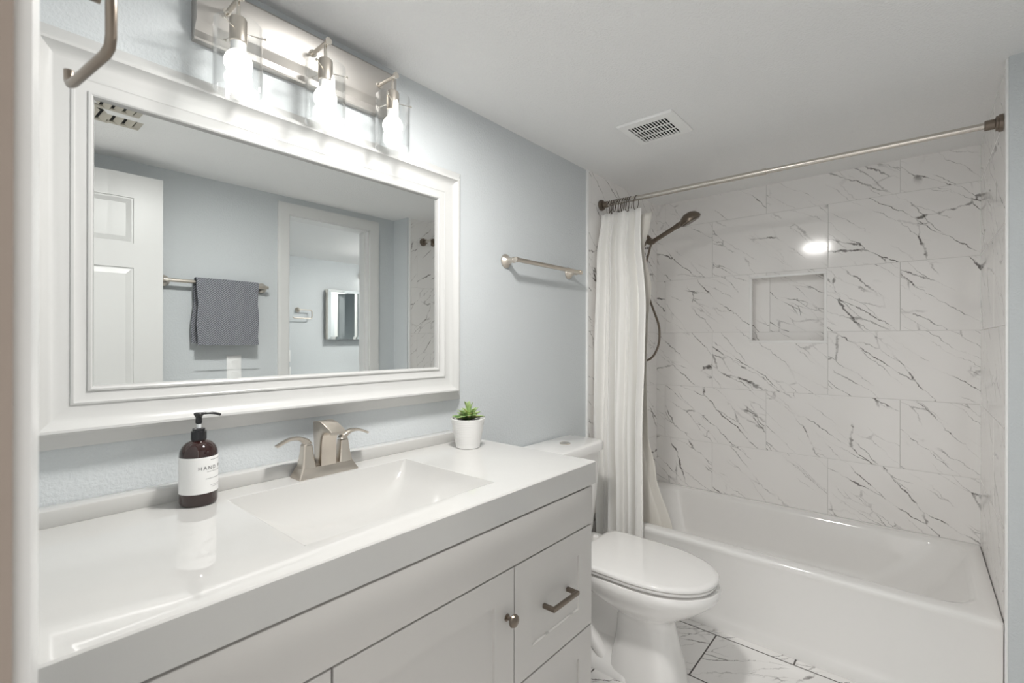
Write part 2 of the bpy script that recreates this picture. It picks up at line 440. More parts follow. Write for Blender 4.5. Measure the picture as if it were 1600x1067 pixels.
# six panel entry door standing open along the right wall (seen in the mirror)
b = MB(); dy0, dy1 = -1.585, -1.55; dx0, dx1 = .035, .668; dz1 = 2.062
b.box(dx0, dx1, dy0, dy1-.006, .01, dz1)
st = .115; mid = (dx0+dx1)/2
cols = ((dx0+st, mid-.045), (mid+.045, dx1-st)); rows = ((.24, .86), (1.0, 1.62), (1.735, 1.95))
xs = [dx0, dx0+st, mid-.045, mid+.045, dx1-st, dx1]
for (x0, x1) in ((xs[0], xs[1]), (xs[2], xs[3]), (xs[4], xs[5])): b.box(x0, x1, dy1-.006, dy1, .01, dz1)
zs = [.01, .24, .86, 1.0, 1.62, 1.735, 1.95, dz1]
for (x0, x1) in cols:
    for k in (0, 2, 4, 6): b.box(x0, x1, dy1-.006, dy1, zs[k], zs[k+1])
    for (z0, z1) in rows:
        m_ = .022
        r0 = [Vector((x, dy1-.006, z)) for x, z in ((x0+.008, z0+.008), (x1-.008, z0+.008), (x1-.008, z1-.008), (x0+.008, z1-.008))]
        r1 = [Vector((x, dy1+.000, z)) for x, z in ((x0+.008+m_, z0+.008+m_), (x1-.008-m_, z0+.008+m_), (x1-.008-m_, z1-.008-m_), (x0+.008+m_, z1-.008-m_))]
        b.loft([r0, r1], cap0=False)
struct(b.build('door_1', 'door', smooth=0))

# ---------------------------------------------------------------- vanity mirror
T = thing('framed_mirror', 'large rectangular wall mirror in a wide white moulded frame above the vanity', 'mirror', (.64, 0, 1.063))
MX0, MX1, MZ0, MZ1 = .064, 1.222, 1.063, 1.897
prof = [(0, 0), (0, -.011), (.004, -.014), (.030, -.034), (.031, -.042), (.036, -.045), (.041, -.044), (.044, -.040), (.052, -.034), (.062, -.0285), (.074, -.0255),
        (.086, -.0245), (.087, -.027), (.091, -.028), (.094, -.026), (.112, -.0235), (.113, -.0265), (.117, -.0275), (.120, -.0255), (.123, -.017), (.123, 0)]
rings = []
for (o, y) in prof:
    rings.append([Vector((MX0+o, y-.0005, MZ0+o)), Vector((MX1-o, y-.0005, MZ0+o)), Vector((MX1-o, y-.0005, MZ1-o)), Vector((MX0+o, y-.0005, MZ1-o))])
b = MB(); b.loft(rings+[rings[0]], False, False); bmesh.ops.remove_doubles(b.bm, verts=b.bm.verts[:], dist=1e-6)
b.build('frame', 'frame', T, smooth=28)
g = .1225; gx0, gx1, gz0, gz1 = MX0+g, MX1-g, MZ0+g, MZ1-g; bw = .022
b = MB()
R0 = [Vector((x, -.0155, z)) for x, z in ((gx0+bw, gz0+bw), (gx1-bw, gz0+bw), (gx1-bw, gz1-bw), (gx0+bw, gz1-bw))]
R1 = [Vector((x, -.0155-bw*.019, z)) for x, z in ((gx0, gz0), (gx1, gz0), (gx1, gz1), (gx0, gz1))]
R2 = [Vector((p.x, -.003, p.z)) for p in R1]
b.loft([R2, R1, R0]); b.build('mirror_glass', 'mirror', T, smooth=0)

# ---------------------------------------------------------------- vanity light
T = thing('vanity_light', 'three-light brushed nickel vanity bar with clear glass cylinder shades above the mirror', 'light', (.64, 0, 1.985))
b = MB().prism([(-.0005, 1.985), (-.020, 1.985), (-.023, 1.989), (-.023, 2.005), (-.036, 2.022), (-.038, 2.026), (-.038, 2.118), (-.034, 2.124), (-.0005, 2.124)], 0, .363, .917, .0015)
b.build('backplate', 'plate', T, smooth=25)
LY = -.108
for i, x in enumerate((.427, .640, .853)):
    a = MB(); a.cyl((x, -.036, 2.068), (x, LY-.012, 2.068), .0055).cyl((x, LY-.012, 2.068), (x, LY-.018, 2.068), .009)
    a.cyl((x, -.036, 2.068), (x, -.042, 2.068), .010)
    a.cyl((x, LY, 2.018), (x, LY, 2.068), .0042)
    arm = a.build('arm', 'chrome', T)
    s_ = MB(); s_.lathe([(.006, 2.026), (.016, 2.024), (.0185, 2.020), (.0185, 1.968), (.0165, 1.966)], (x, LY, 0))
    sk = s_.build('socket', 'nickel', T)
    for k in range(3):
        p = MB()
        an = math.radians(100+120*k); d = Vector((math.cos(an), math.sin(an), 0)); c = Vector((x, LY, 1.992))
        p.cyl(c+d*.017, c+d*.056, .0014, n=8).cyl(c+d*.053, c+d*.0575, .0035, n=12)
        p.build('shade_pin', 'chrome', sk)
    gz = MB(); r = .0505
    gz.lathe([(r, 1.853), (r, 2.006), (r-.003, 2.006), (r-.003, 1.853), (r, 1.853)], (x, LY, 0), n=64, cap0=False, cap1=False)
    gz.build('glass_shade', 'glass', T)
    bb = MB(); bb.lathe([(.012, 1.976), (.0165, 1.970), (.0165, 1.952), (.019, 1.944)], (x, LY, 0)); bl = bb.build('bulb_collar', 'bulbbase', T)
    gl = MB(); pr = [(.0185, 1.9445)]
    for k in range(1, 15):
        an = math.radians(128-9.2*k*128/128.8); pr.append((.0295*math.sin(an), 1.921+.0295*math.cos(math.radians(180)-an) * -1 if False else 1.921-.0295*math.cos(PI-an)*-1))
    pr = [(.0185, 1.9445)]+[(.0295*math.sin(math.radians(a_)), 1.921+.0295*math.cos(math.radians(a_))) for a_ in range(45, 181, 9)]
    gl.lathe(pr, (x, LY, 0), n=32); gl.build('bulb', 'bulb', T)

# ---------------------------------------------------------------- vanity cabinet
CX0, CX1, CYF, ZT = .03, 1.240, -.566, .92
T = thing('vanity_cabinet', 'long white shaker vanity cabinet with doors and drawers under the countertop', 'cabinet', (.64, -.3, 0))
b = MB().box(CX0, CX0+.018, -.005, CYF+.020, .0, .852).box(CX1-.018, CX1, -.005, CYF+.020, .0, .852).box(CX0+.018, CX1-.018, -.005, -.017, .1, .852).box(CX0+.018, CX1-.018, -.017, CYF+.02, .1, .118).box(CX0+.018, CX1-.018, CYF+.02, CYF+.038, .118, .852).box(CX0+.018, CX1-.018, CYF+.07, CYF+.085, 0, .1)
car = b.build('carcass', 'cabinet', T, smooth=0)
MB().box(CX0+.004, CX1-.004, CYF+.0195, CYF+.0185, .105, .852).build('reveal', 'gap', car, smooth=0)
MB().box(CX0, CX1, CYF, CYF+.018, .737, .8465, .0012).build('false_front', 'cabinet', T)
def shaker(b, x0, x1, z0, z1, fw=.07, rec=.005):
    y = CYF
    b.box(x0, x1, y+rec, y+.018, z0, z1)
    def fr(o, yy): return [Vector((x0+o, yy, z0+o)), Vector((x1-o, yy, z0+o)), Vector((x1-o, yy, z1-o)), Vector((x0+o, yy, z1-o))]
    b.loft([fr(0, y+rec), fr(0, y+.001), fr(.001, y), fr(fw-.0015, y), fr(fw, y+rec)], False, False)
def pull(parent, xc, z):
    b = MB(); w = .06; hh = .0052
    b.box(xc-w, xc+w, CYF-.033, CYF-.023, z-hh, z+hh, .0012)
    for sx in (-1, 1): b.box(xc+sx*w-(hh*2 if sx > 0 else 0), xc+sx*w+(hh*2 if sx < 0 else 0), CYF-.024, CYF+.0055, z-hh, z+hh, .001)
    b.build('handle', 'bronze', parent)
def knob(parent, x, z):
    b = MB(); b.lathe([(.0085, -.0005), (.0085, .002), (.0045, .004), (.0042, .012), (.007, .015), (.0135, .018), (.0155, .022), (.014, .0265), (.008, .029), (.0, .0297)], (x, CYF, z), (0, -1, 0), 28)
    b.build('knob', 'bronze', parent)
DR = ((.4400, .7330), (.1145, .4360))
for (x0, x1) in ((.0345, .4080), (.8820, 1.2365)):
    for (z0, z1) in DR:
        b = MB(); shaker(b, x0, x1, z0, z1); d = b.build('drawer', 'cabinet', T, smooth=30)
        pull(d, (x0+x1)/2, (z0+z1)/2)
b = MB(); shaker(b, .4120, .8780, .1145, .7330); d = b.build('door', 'cabinet', T, smooth=30)
knob(d, .852, .624)

# countertop with integrated basin
KX1, KYF = 1.252, -.570
T = thing('countertop', 'glossy white countertop with a wide rectangular basin sunk into it', 'countertop', (.64, -.3, .853))
BX0, BX1, BY0, BY1 = .402, .894, -.486, -.118
b = MB()
def rect(z, o=0): return [Vector((XN+.001+ (o if o else 0), KYF+o, z)), Vector((KX1-o, KYF+o, z)), Vector((KX1-o, -.0005, z)), Vector((XN+.001+(o if o else 0), -.0005, z))]
def hole(z, o=0): return [Vector((BX0-o, BY0-o, z)), Vector((BX1+o, BY0-o, z)), Vector((BX1+o, BY1+o, z)), Vector((BX0-o, BY1+o, z))]
b.loft([hole(.853, .02), rect(.853), rect(ZT-.003), rect(ZT, .003), hole(ZT, .004), hole(ZT-.0015)], False, False)
b.build('slab', 'counter', T, smooth=40)
b = MB(); rr = []
dcx, dcy = .645, -.30
for k in range(15):
    t = k/14
    e = 1-(1-t)**1.0
    z = ZT-.0015-.105*(1-(1-math.sin(t*PI/2))**1.0) if False else ZT-.0015-.105*math.sin(min(1, t*1.0)*PI/2)**1.15
    s2 = t**2.2
    x0 = BX0+(.165)*s2+.05*t; x1 = BX1-(.165)*s2-.05*t; y0 = BY0+.115*s2+.02*t; y1 = BY1-.10*s2-.02*t
    rr.append(rrect((x0+x1)/2, (y0+y1)/2, z, (x1-x0)/2, (y1-y0)/2, .004+.06*t, 6))
b.loft(rr, False, True); b.build('basin', 'counter', T, smooth=60, recalc=True)
MB().box(XN+.001, KX1-.003, -.0005, -.046, ZT-.001, .953, .003).build('backsplash', 'counter', T)
b = MB(); b.lathe([(.024, 0), (.024, .003), (.019, .004), (.017, .001), (.0, .0015)], (dcx, dcy, ZT-.107), n=28); b.build('drain', 'chrome', T)

# faucet
T = thing('faucet', 'brushed nickel centerset faucet with two flared lever handles on the countertop behind the basin', 'faucet', (.657, -.08, ZT))
fx = .657
b = MB(); b.loft([rrect(fx, -.080, ZT, .084, .0285, .004), rrect(fx, -.080, ZT+.003, .084, .0285, .004), rrect(fx, -.079, ZT+.014, .078, .0245, .004), rrect(fx, -.078, ZT+.026, .072, .0205, .004)])
b.build('base', 'nickel', T, smooth=30)
b = MB()
pf = smooth_path([(0, -.060, .943), (0, -.057, 1.0), (0, -.052, 1.052)], 5)+smooth_path([(0, -.054, 1.059), (0, -.085, 1.062), (0, -.115, 1.055), (0, -.150, 1.040)], 5)
pf += smooth_path([(0, -.150, 1.032), (0, -.125, 1.036), (0, -.108, 1.026), (0, -.101, 1.0), (0, -.099, .943)], 5)
b.prism([(p.y, p.z) for p in pf], 0, fx-.0215, fx+.0215, .002)
b.build('spout', 'nickel', T, smooth=30)
for sg in (-1, 1):
    hx = fx+sg*.052
    b = MB(); rg = []
    for (z, h_) in ((.945, .0205), (.952, .019), (.965, .0165), (.980, .0142), (.995, .0125), (1.003, .0118)):
        rg.append(rrect(hx, -.079, z, h_, h_, h_*.35))
    b.loft(rg)
    hd = b.build('handle', 'nickel', T, smooth=30)
    b = MB(); rg = []
    pth = smooth_path([(hx+sg*.000, 0, 1.0045), (hx+sg*.004, 0, 1.014), (hx+sg*.022, 0, 1.0235), (hx+sg*.048, 0, 1.0235), (hx+sg*.078, 0, 1.011)], 6)
    n_ = len(pth)
    for i, p in enumerate(pth):
        t = i/(n_-1); tg = (pth[min(i+1, n_-1)]-pth[max(i-1, 0)]).normalized(); nn = Vector((-tg.z, 0, tg.x))
        hy = .0115*(1-t)+.0085*t; ht = .0100*(1-t)**2.5+.0030
        rg.append([Vector((p.x, -.079, p.z))+Vector((0, 1, 0))*hy*a_+nn*ht*c_ for a_, c_ in ((1, .6), (.7, 1), (-.7, 1), (-1, .6), (-1, -.6), (-.7, -1), (.7, -1), (1, -.6))])
    b.loft(rg); b.build('lever', 'nickel', hd, smooth=40)

# soap bottle
bx, by = .352, -.098
T = thing('soap_bottle', 'dark amber pump bottle of hand soap with a white label on the vanity top', 'soap bottle', (bx, by, ZT))
b = MB(); b.lathe([(.031, ZT+.0002), (.0345, ZT+.002), (.0365, ZT+.008), (.0365, ZT+.108), (.0355, ZT+.117), (.031, ZT+.127), (.023, ZT+.135), (.0135, ZT+.139), (.0125, ZT+.146)], (bx, by, 0), n=48)
body = b.build('bottle', 'amber', T, smooth=40)
b = MB(); b.lathe([(.0369, ZT+.028), (.0371, ZT+.0282), (.0371, ZT+.1058), (.0369, ZT+.106)], (bx, by, 0), n=64, cap0=False, cap1=False)
lab = b.build('label', 'label', T)
b = MB(); b.lathe([(.0135, ZT+.140), (.0150, ZT+.141), (.0150, ZT+.159), (.0120, ZT+.160), (.0120, ZT+.165), (.008, ZT+.166)], (bx, by, 0), n=32)
b.build('collar', 'black', T)
b = MB(); b.lathe([(.0048, ZT+.1655), (.0048, ZT+.176)], (bx, by, 0), n=20); b.build('pump_stem', 'clearplastic', T)
b = MB(); b.lathe([(.0050, ZT+.175), (.0065, ZT+.177), (.0062, ZT+.190), (.0085, ZT+.193), (.010, ZT+.197), (.0085, ZT+.1995), (0, ZT+.200)], (bx, by, 0), n=24)
b.tube(smooth_path([(bx-.004, by, ZT+.1965), (bx+.018, by-.003, ZT+.197), (bx+.032, by-.005, ZT+.1945), (bx+.041, by-.006, ZT+.191)], 4), .0042, 10, rz=.0030)
b.build('pump_head', 'black', T)
def wrap_text(txt, size, az, zc, name, spacing=1.0):
    cu = bpy.data.curves.new(name, 'FONT'); cu.body = txt; cu.size = size; cu.align_x = 'CENTER'; cu.align_y = 'CENTER'; cu.space_character = spacing
    to = bpy.data.objects.new(name, cu); COL.objects.link(to)
    dg = bpy.context.evaluated_depsgraph_get(); me = bpy.data.meshes.new_from_object(to.evaluated_get(dg))
    COL.objects.unlink(to); bpy.data.objects.remove(to); bpy.data.curves.remove(cu)
    R = .0374; o = origin(lab)
    for v in me.vertices:
        a_ = az+v.co.x/R; z_ = v.co.y
        v.co = Vector((bx+R*math.cos(a_), by+R*math.sin(a_), zc+z_))-o
    me.materials.clear(); me.materials.append(MAT['ink'])
    ob = bpy.data.objects.new(name, me); COL.objects.link(ob); ob.parent = lab
AZ = math.radians(-46)
wrap_text('HAND WASH', .0108, AZ, ZT+.082, 'lettering', 1.35)
def dashes(rows, name):
    R = .0374
    for (a0, a1, z, hh) in rows:
        b = MB(); a = a0
        while a < a1:
            wd = random.choice((.05, .08, .11)); e = min(a+wd, a1); k = 4
            lo = [Vector((bx+R*math.cos(a+(e-a)*i/k), by+R*math.sin(a+(e-a)*i/k), z)) for i in range(k+1)]
            hi = [p+Vector((0, 0, hh)) for p in lo]
            b.loft([lo, hi], False, False, closed=False); a = e+.035
        b.build(name, 'ink', lab, smooth=0)
dashes([(AZ-.42, AZ+.42, ZT+.0985, .0011), (AZ-.62, AZ+.62, ZT+.0735, .0008), (AZ-.68, AZ+.68, ZT+.0585, .0009), (AZ-.42, AZ+.42, ZT+.0435, .0007), (AZ-.35, AZ+.35, ZT+.040, .0007),
        (AZ-2.75, AZ-2.35, ZT+.0965, .0009), (AZ-2.75, AZ-2.42, ZT+.093, .0009), (AZ-2.75, AZ-2.38, ZT+.079, .0008), (AZ-2.75, AZ-2.4, ZT+.0755, .0008), (AZ-2.75, AZ-2.36, ZT+.072, .0008), (AZ-2.75, AZ-2.45, ZT+.054, .0008)], 'small_print')

# potted succulent
px_, py_ = 1.128, -.150
T = thing('potted_succulent', 'small green succulent in a ribbed white ceramic pot on the vanity corner', 'plant', (px_, py_, ZT))
pr = [(.036, ZT+.0002), (.0400, ZT+.002)]
for k in range(15):
    t = k/14; r = .0405+.0145*t; z = ZT+.006+.082*t
    pr += [(r, z), (r+.0006, z+.002), (r+.0001, z+.004)]
pr += [(.0562, ZT+.094), (.0565, ZT+.0975), (.0545, ZT+.0985), (.0525, ZT+.0965), (.0505, ZT+.075)]
b = MB(); b.lathe(pr, (px_, py_, 0), n=56); b.build('pot', 'pot', T, smooth=50)
b = MB(); b.lathe([(.0506, ZT+.0755), (.0508, ZT+.086), (.03, ZT+.089), (0, ZT+.091)], (px_, py_, 0), n=32); b.build('soil', 'soil', T)
def leaf(b, base, az, el, L, W, curl):
    rg = []; d = Vector((math.cos(az)*math.cos(el), math.sin(az)*math.cos(el), math.sin(el))); side = Vector((-math.sin(az), math.cos(az), 0)); up = side.cross(d)*-1
    if up.z < 0: up = -up
    for k in range(8):
        t = k/7; w_ = W*(math.sin(PI*min(1, t*.86+.10))**.8)*(1 if t < .99 else .1); th = W*.28*(1-t)+.0006
        c = base+d*(L*t)+Vector((0, 0, 1))*(curl*L*t*t)
        rg.append([c+side*w_*.5*math.cos(a_)+up*(th*math.sin(a_)+w_*.14*abs(math.cos(a_))) for a_ in [2*PI*j/8 for j in range(8)]])
    b.loft(rg)
b = MB(); c0 = Vector((px_, py_, ZT+.090))
for k in range(13): leaf(b, c0+Vector((0, 0, .008)), k*2.4+.3, math.radians(random.uniform(10, 26)), random.uniform(.050, .062), random.uniform(.023, .028), -.10)
for k in range(10): leaf(b, c0+Vector((0, 0, .010)), k*2.4+1.1, math.radians(random.uniform(28, 45)), random.uniform(.040, .050), random.uniform(.016, .019), -.05)
b.cyl(c0-Vector((0, 0, .005)), c0+Vector((0, -.004, .032)), .004)
for k in range(7): leaf(b, c0+Vector((0, -.004, .026)), k*2.4, math.radians(random.uniform(10, 30)), random.uniform(.032, .042), .010, .05)
for k in range(5): leaf(b, c0+Vector((0, -.004, .030)), k*2.4+.8, math.radians(random.uniform(55, 80)), random.uniform(.034, .044), .0125, 0)
b.build('rosette', 'leaf', T, smooth=60)

# ---------------------------------------------------------------- open towel ring on the near wall
T = thing('towel_ring', 'open square nickel towel ring on the wall left of the vanity, close to the entry', 'towel ring', (XN, -.60, 1.66))
b = MB(); b.lathe([(.024, 0), (.024, .004), (.018, .009), (.012, .016), (.0095, .03), (.0095, .07), (.0115, .073), (.0115, .082)], (XN+.0002, -.602, 1.672), (1, 0, 0), 24)
b.build('post', 'bronze', T)
b = MB()
b.tube([(.0975, -.602, 1.672), (.1045, -.645, 1.672), (.1068, -.6535, 1.668), (.1076, -.657, 1.660), (.1076, -.657, 1.60), (.1070, -.654, 1.590), (.1050, -.645, 1.585), (.092, -.543, 1.585), (.0905, -.533, 1.5865), (.0898, -.528, 1.592), (.0898, -.5275, 1.604)], .0052, 14)
b.build('ring', 'bronze', T, smooth=60)

# ---------------------------------------------------------------- towel bar on the left wall
T = thing('towel_bar', 'empty brushed nickel towel bar on the wall between the mirror and the shower curtain', 'towel bar', (1.725, 0, 1.61))
for x in (1.49, 1.957):
    b = MB(); b.lathe([(.029, .0003), (.029, .004), (.027, .007), (.020, .014), (.0135, .024), (.0105, .036), (.0105, .041), (.0125, .043), (.0125, .048), (.0105, .050), (.0105, .066), (.008, .069)], (x, 0, 1.61), (0, -1, 0), 28)
    b.build('bracket', 'nickel', T)
b = MB(); b.cyl((1.482, -.062, 1.61), (1.972, -.062, 1.61), .0098, n=8); b.cyl((1.480, -.062, 1.61), (1.495, -.062, 1.61), .0108, n=20).cyl((1.955, -.062, 1.61), (1.975, -.062, 1.61), .0108, n=20)
b.build('bar', 'nickel', T, smooth=50)

# towel bar and towel on the right wall (seen in the mirror)
T = thing('towel_bar', 'brushed nickel towel bar carrying the grey towel, seen in the mirror', 'towel bar', (.94, YJ, 1.585))
for x in (.699, 1.181):
    b = MB(); b.lathe([(.029, .0003), (.029, .004), (.027, .007), (.020, .014), (.0135, .024), (.0105, .036), (.0105, .066), (.008, .069)], (x, YJ, 1.585), (0, 1, 0), 28)
    b.build('bracket', 'nickel', T)
b = MB(); b.cyl((.685, YJ+.06, 1.585), (1.195, YJ+.06, 1.585), .0095, n=16); b.build('bar', 'nickel', T, smooth=50)
b = MB(); NX = 24
path = []
yb = YJ+.06
for z in (1.262, 1.30, 1.36, 1.42, 1.48, 1.54, 1.575): path.append((yb-.017, z))
for a_ in range(180, -1, -20): path.append((yb+.0185*math.cos(math.radians(a_)), 1.585+.0185*math.sin(math.radians(a_))))
for z in (1.575, 1.54, 1.48, 1.42, 1.36, 1.30, 1.252): path.append((yb+.0185+.004*(1.585-z)/.33, z))
n_ = len(path); rows_o = []; th = .007
for j in range(2):
    rows_ = []
    for i, (y, z) in enumerate(path):
        t0 = Vector((0,)+path[max(i-1, 0)]); t1 = Vector((0,)+path[min(i+1, n_-1)]); tg = (t1-t0).normalized(); nrm = Vector((0, tg.z, -tg.y))
        back = i < 7
        row = []
        for k in range(NX+1):
            u = k/NX; sh = (-.018*(1-(z-1.25)/.34) if back else 0)
            xx = .828+.303*u+sh*(1-u)+.004*math.sin(z*31+u*2)
            wv = .002*math.sin(u*9+z*14)
            row.append(Vector((xx, y, z))+nrm*((th if j else 0)*-1+wv*(1 if not back else 0)) if False else Vector((xx, y+nrm.y*(-(th) if j else 0)+wv*(0 if back else 1), z+nrm.z*(-(th) if j else 0))))
        rows_.append(row)
    rows_o.append(rows_)
rings = []
for i in range(n_): rings.append(rows_o[0][i]+rows_o[1][i][::-1])
b.loft(rings)
tw = b.build('hand_towel', 'towel', None, smooth=60, at=(.98, yb, 1.25)); tag(tw, 'grey herringbone hand towel folded over the bar, seen in the mirror', 'towel')

# light switch and outlet
T = thing('light_switch', 'white rocker light switch on the blue wall below the grey towel', 'light switch', (1.032, YJ, 1.07))
MB().box(.994, 1.070, YJ+.0003, YJ+.006, 1.070, 1.192, .002).build('plate', 'plastic', T)
b = MB().prism([(YJ+.005, 1.098), (YJ+.0075, 1.098), (YJ+.0105, 1.164), (YJ+.005, 1.164)], 0, 1.015, 1.049, .0008); b.build('rocker', 'plastic', T)

# ---------------------------------------------------------------- exhaust fan grille in the ceiling
T = thing('exhaust_fan', 'square white exhaust fan grille in the ceiling in front of the shower', 'vent', (1.885, -.475, ZC))
VX0, VX1, VY0, VY1 = 1.768, 1.998, -.592, -.359
def sq(o, z): return [Vector((VX0+o, VY0+o, z)), Vector((VX1-o, VY0+o, z)), Vector((VX1-o, VY1-o, z)), Vector((VX0+o, VY1-o, z))]
b = MB(); b.loft([sq(0, ZC-.0003), sq(0, ZC-.004), sq(.005, ZC-.009), sq(.034, ZC-.013), sq(.035, ZC-.004)], False, False)
b.build('cover', 'plastic', T, smooth=20)
MB().box(VX0+.034, VX1-.034, VY0+.034, VY1-.034, ZC-.0035, ZC-.0045).build('opening', 'void', T, smooth=0)
b = MB(); ny = 13; yl, yh = VY0+.034, VY1-.034; pitch = (yh-yl)/ny
for k in range(ny+1):
    yc = yl+pitch*k; b.box(VX0+.033, VX1-.033, yc-pitch*.2, yc+pitch*.2, ZC-.013, ZC-.0115)
for t in (1/3, 2/3):
    xc = VX0+.034+(VX1-VX0-.068)*t; b.box(xc-.004, xc+.004, yl, yh, ZC-.0128, ZC-.0115)
b.build('louvers', 'plastic', T, smooth=0)

# ceiling register seen in the mirror
T = thing('ceiling_register', 'beige louvered air register in the ceiling, seen at the mirror corner', 'vent', (.38, -1.12, ZC))
b = MB(); rx0, rx1, ry0, ry1 = .24, .50, -1.21, -1.05
for (a0, a1, c0_, c1_) in ((rx0, rx1, ry0, ry0+.022), (rx0, rx1, ry1-.022, ry1), (rx0, rx0+.022, ry0+.022, ry1-.022), (rx1-.022, rx1, ry0+.022, ry1-.022)): b.box(a0, a1, c0_, c1_, ZC-.008, ZC-.0003, .002)
b.build('cover', 'louver', T)
MB().box(rx0+.022, rx1-.022, ry0+.022, ry1-.022, ZC-.0012, ZC-.0003).build('opening', 'void', T, smooth=0)
b = MB()
for k in range(6):
    xc = rx0+.040+k*.036
    b.prism([(xc-.010, ZC-.002), (xc-.008, ZC-.0015), (xc+.011, ZC-.013), (xc+.009, ZC-.0135)], 1, ry0+.022, ry1-.022) if False else b.loft([[Vector((xc-.010, y, ZC-.0025)), Vector((xc-.0085, y, ZC-.0015)), Vector((xc+.011, y, ZC-.014)), Vector((xc+.0095, y, ZC-.015))] for y in (ry0+.022, ry1-.022)])
b.build('louvers', 'louver', T, smooth=0)

# ---------------------------------------------------------------- bathtub
T = thing('bathtub', 'white alcove bathtub with a plain apron below the marble tile wall', 'bathtub', (2.55, -.76, 0))
TX0, TX1, TY0, TY1, TZ = 2.192, XB-.002, YR+.002, -.010, .372
b = MB()
cx, cy = (TX0+TX1)/2, (TY0+TY1)/2; hx, hy = (TX1-TX0)/2, (TY1-TY0)/2
def tub_ring(x0, x1, y0, y1, z, r, n=8): return rrect((x0+x1)/2, (y0+y1)/2, z, (x1-x0)/2, (y1-y0)/2, r, n)
rg = [tub_ring(TX0+.006, TX1, TY0, TY1, .0005, .004), tub_ring(TX0+.004, TX1, TY0, TY1, .028, .004), tub_ring(TX0+.012, TX1, TY0, TY1, .050, .004), tub_ring(TX0+.016, TX1, TY0, TY1, .075, .004), tub_ring(TX0+.010, TX1, TY0, TY1, TZ-.05, .004), tub_ring(TX0+.003, TX1, TY0, TY1, TZ-.028, .006),
      tub_ring(TX0, TX1, TY0, TY1, TZ-.014, .006), tub_ring(TX0+.003, TX1, TY0, TY1, TZ-.004, .008), tub_ring(TX0+.012, TX1-.006, TY0+.004, TY1-.004, TZ, .01),
      tub_ring(TX0+.058, TX1-.040, TY0+.045, TY1-.055, TZ, .10), tub_ring(TX0+.072, TX1-.052, TY0+.055, TY1-.066, TZ-.006, .12), tub_ring(TX0+.082, TX1-.060, TY0+.066, TY1-.074, TZ-.025, .13),
      tub_ring(TX0+.100, TX1-.075, TY0+.12, TY1-.085, TZ-.12, .16), tub_ring(TX0+.120, TX1-.092, TY0+.21, TY1-.10, TZ-.22, .18), tub_ring(TX0+.150, TX1-.118, TY0+.29, TY1-.13, TZ-.285, .17), tub_ring(TX0+.20, TX1-.165, TY0+.37, TY1-.18, TZ-.31, .14)]
b.loft(rg, True, True)
b.build('tub_shell', 'tub', T, smooth=50)
b = MB(); b.lathe([(.030, 0), (.030, .003), (.024, .005), (.022, .002), (0, .003)], (2.60, -.30, TZ-.3105), n=28); b.build('drain', 'chrome', T)

# ---------------------------------------------------------------- shower rod, rings, curtain, liner
RX, RZ = 2.256, 2.006
T = thing('shower_rod', 'brushed nickel tension rod spanning the tub alcove below the ceiling', 'shower rod', (RX, -.76, RZ))
yL, yR_ = -.0085, YR+.0005
b = MB(); b.cyl((RX, yL-.02, RZ), (RX, -.80, RZ), .0128, n=24).cyl((RX, -.795, RZ), (RX, -.81, RZ), .0135, n=24); b.build('outer_tube', 'nickel_y', T, smooth=50)
b = MB(); b.cyl((RX, -.80, RZ), (RX, yR_+.02, RZ), .0108, n=24); b.build('inner_tube', 'nickel_y', T, smooth=50)
for (y, s_) in ((yL, -1), (yR_, 1)):
    b = MB(); b.lathe([(.028, .0), (.028, .010), (.024, .012), (.024, .017), (.0165, .019), (.0165, .042), (.014, .044)], (RX, y, RZ), (0, s_, 0), 28)
    b.build('end_cap', 'bronze', T)
ring0 = None
for k in range(11):
    y = -.062-.0135*k-(.02 if k == 10 else 0)
    if ring0 is None:
        b = MB(); pts = []
        for i in range(28):
            a_ = 2*PI*i/28; pts.append(Vector((RX+.020*math.cos(a_), y+.006*math.sin(a_)*0+.010*(1-math.sin(a_))*.5, 1.984+.037*math.sin(a_))))
        n_ = 28; rgs = []
        for i in range(n_+1):
            p = pts[i % n_]; t = (pts[(i+1) % n_]-pts[(i-1) % n_]).normalized(); u = t.cross(Vector((0, 1, 0))).normalized(); w = t.cross(u)
            rgs.append([p+u*.0017*math.cos(2*PI*j/8)+w*.0017*math.sin(2*PI*j/8) for j in range(8)])
        b.loft(rgs, False, False); bmesh.ops.remove_doubles(b.bm, verts=b.bm.verts[:], dist=1e-6)
        ring0 = tag(b.build('curtain_ring', 'ring', None, smooth=60, at=(RX, y, RZ)), 'one of the dark metal curtain rings bunched at the left end of the shower rod', 'curtain ring', 'curtain rings on the shower rod')
    else:
        r = ring0.copy(); COL.objects.link(r); r.location = (RX, y, RZ); r.rotation_euler = (0, 0, random.uniform(-.2, .2))

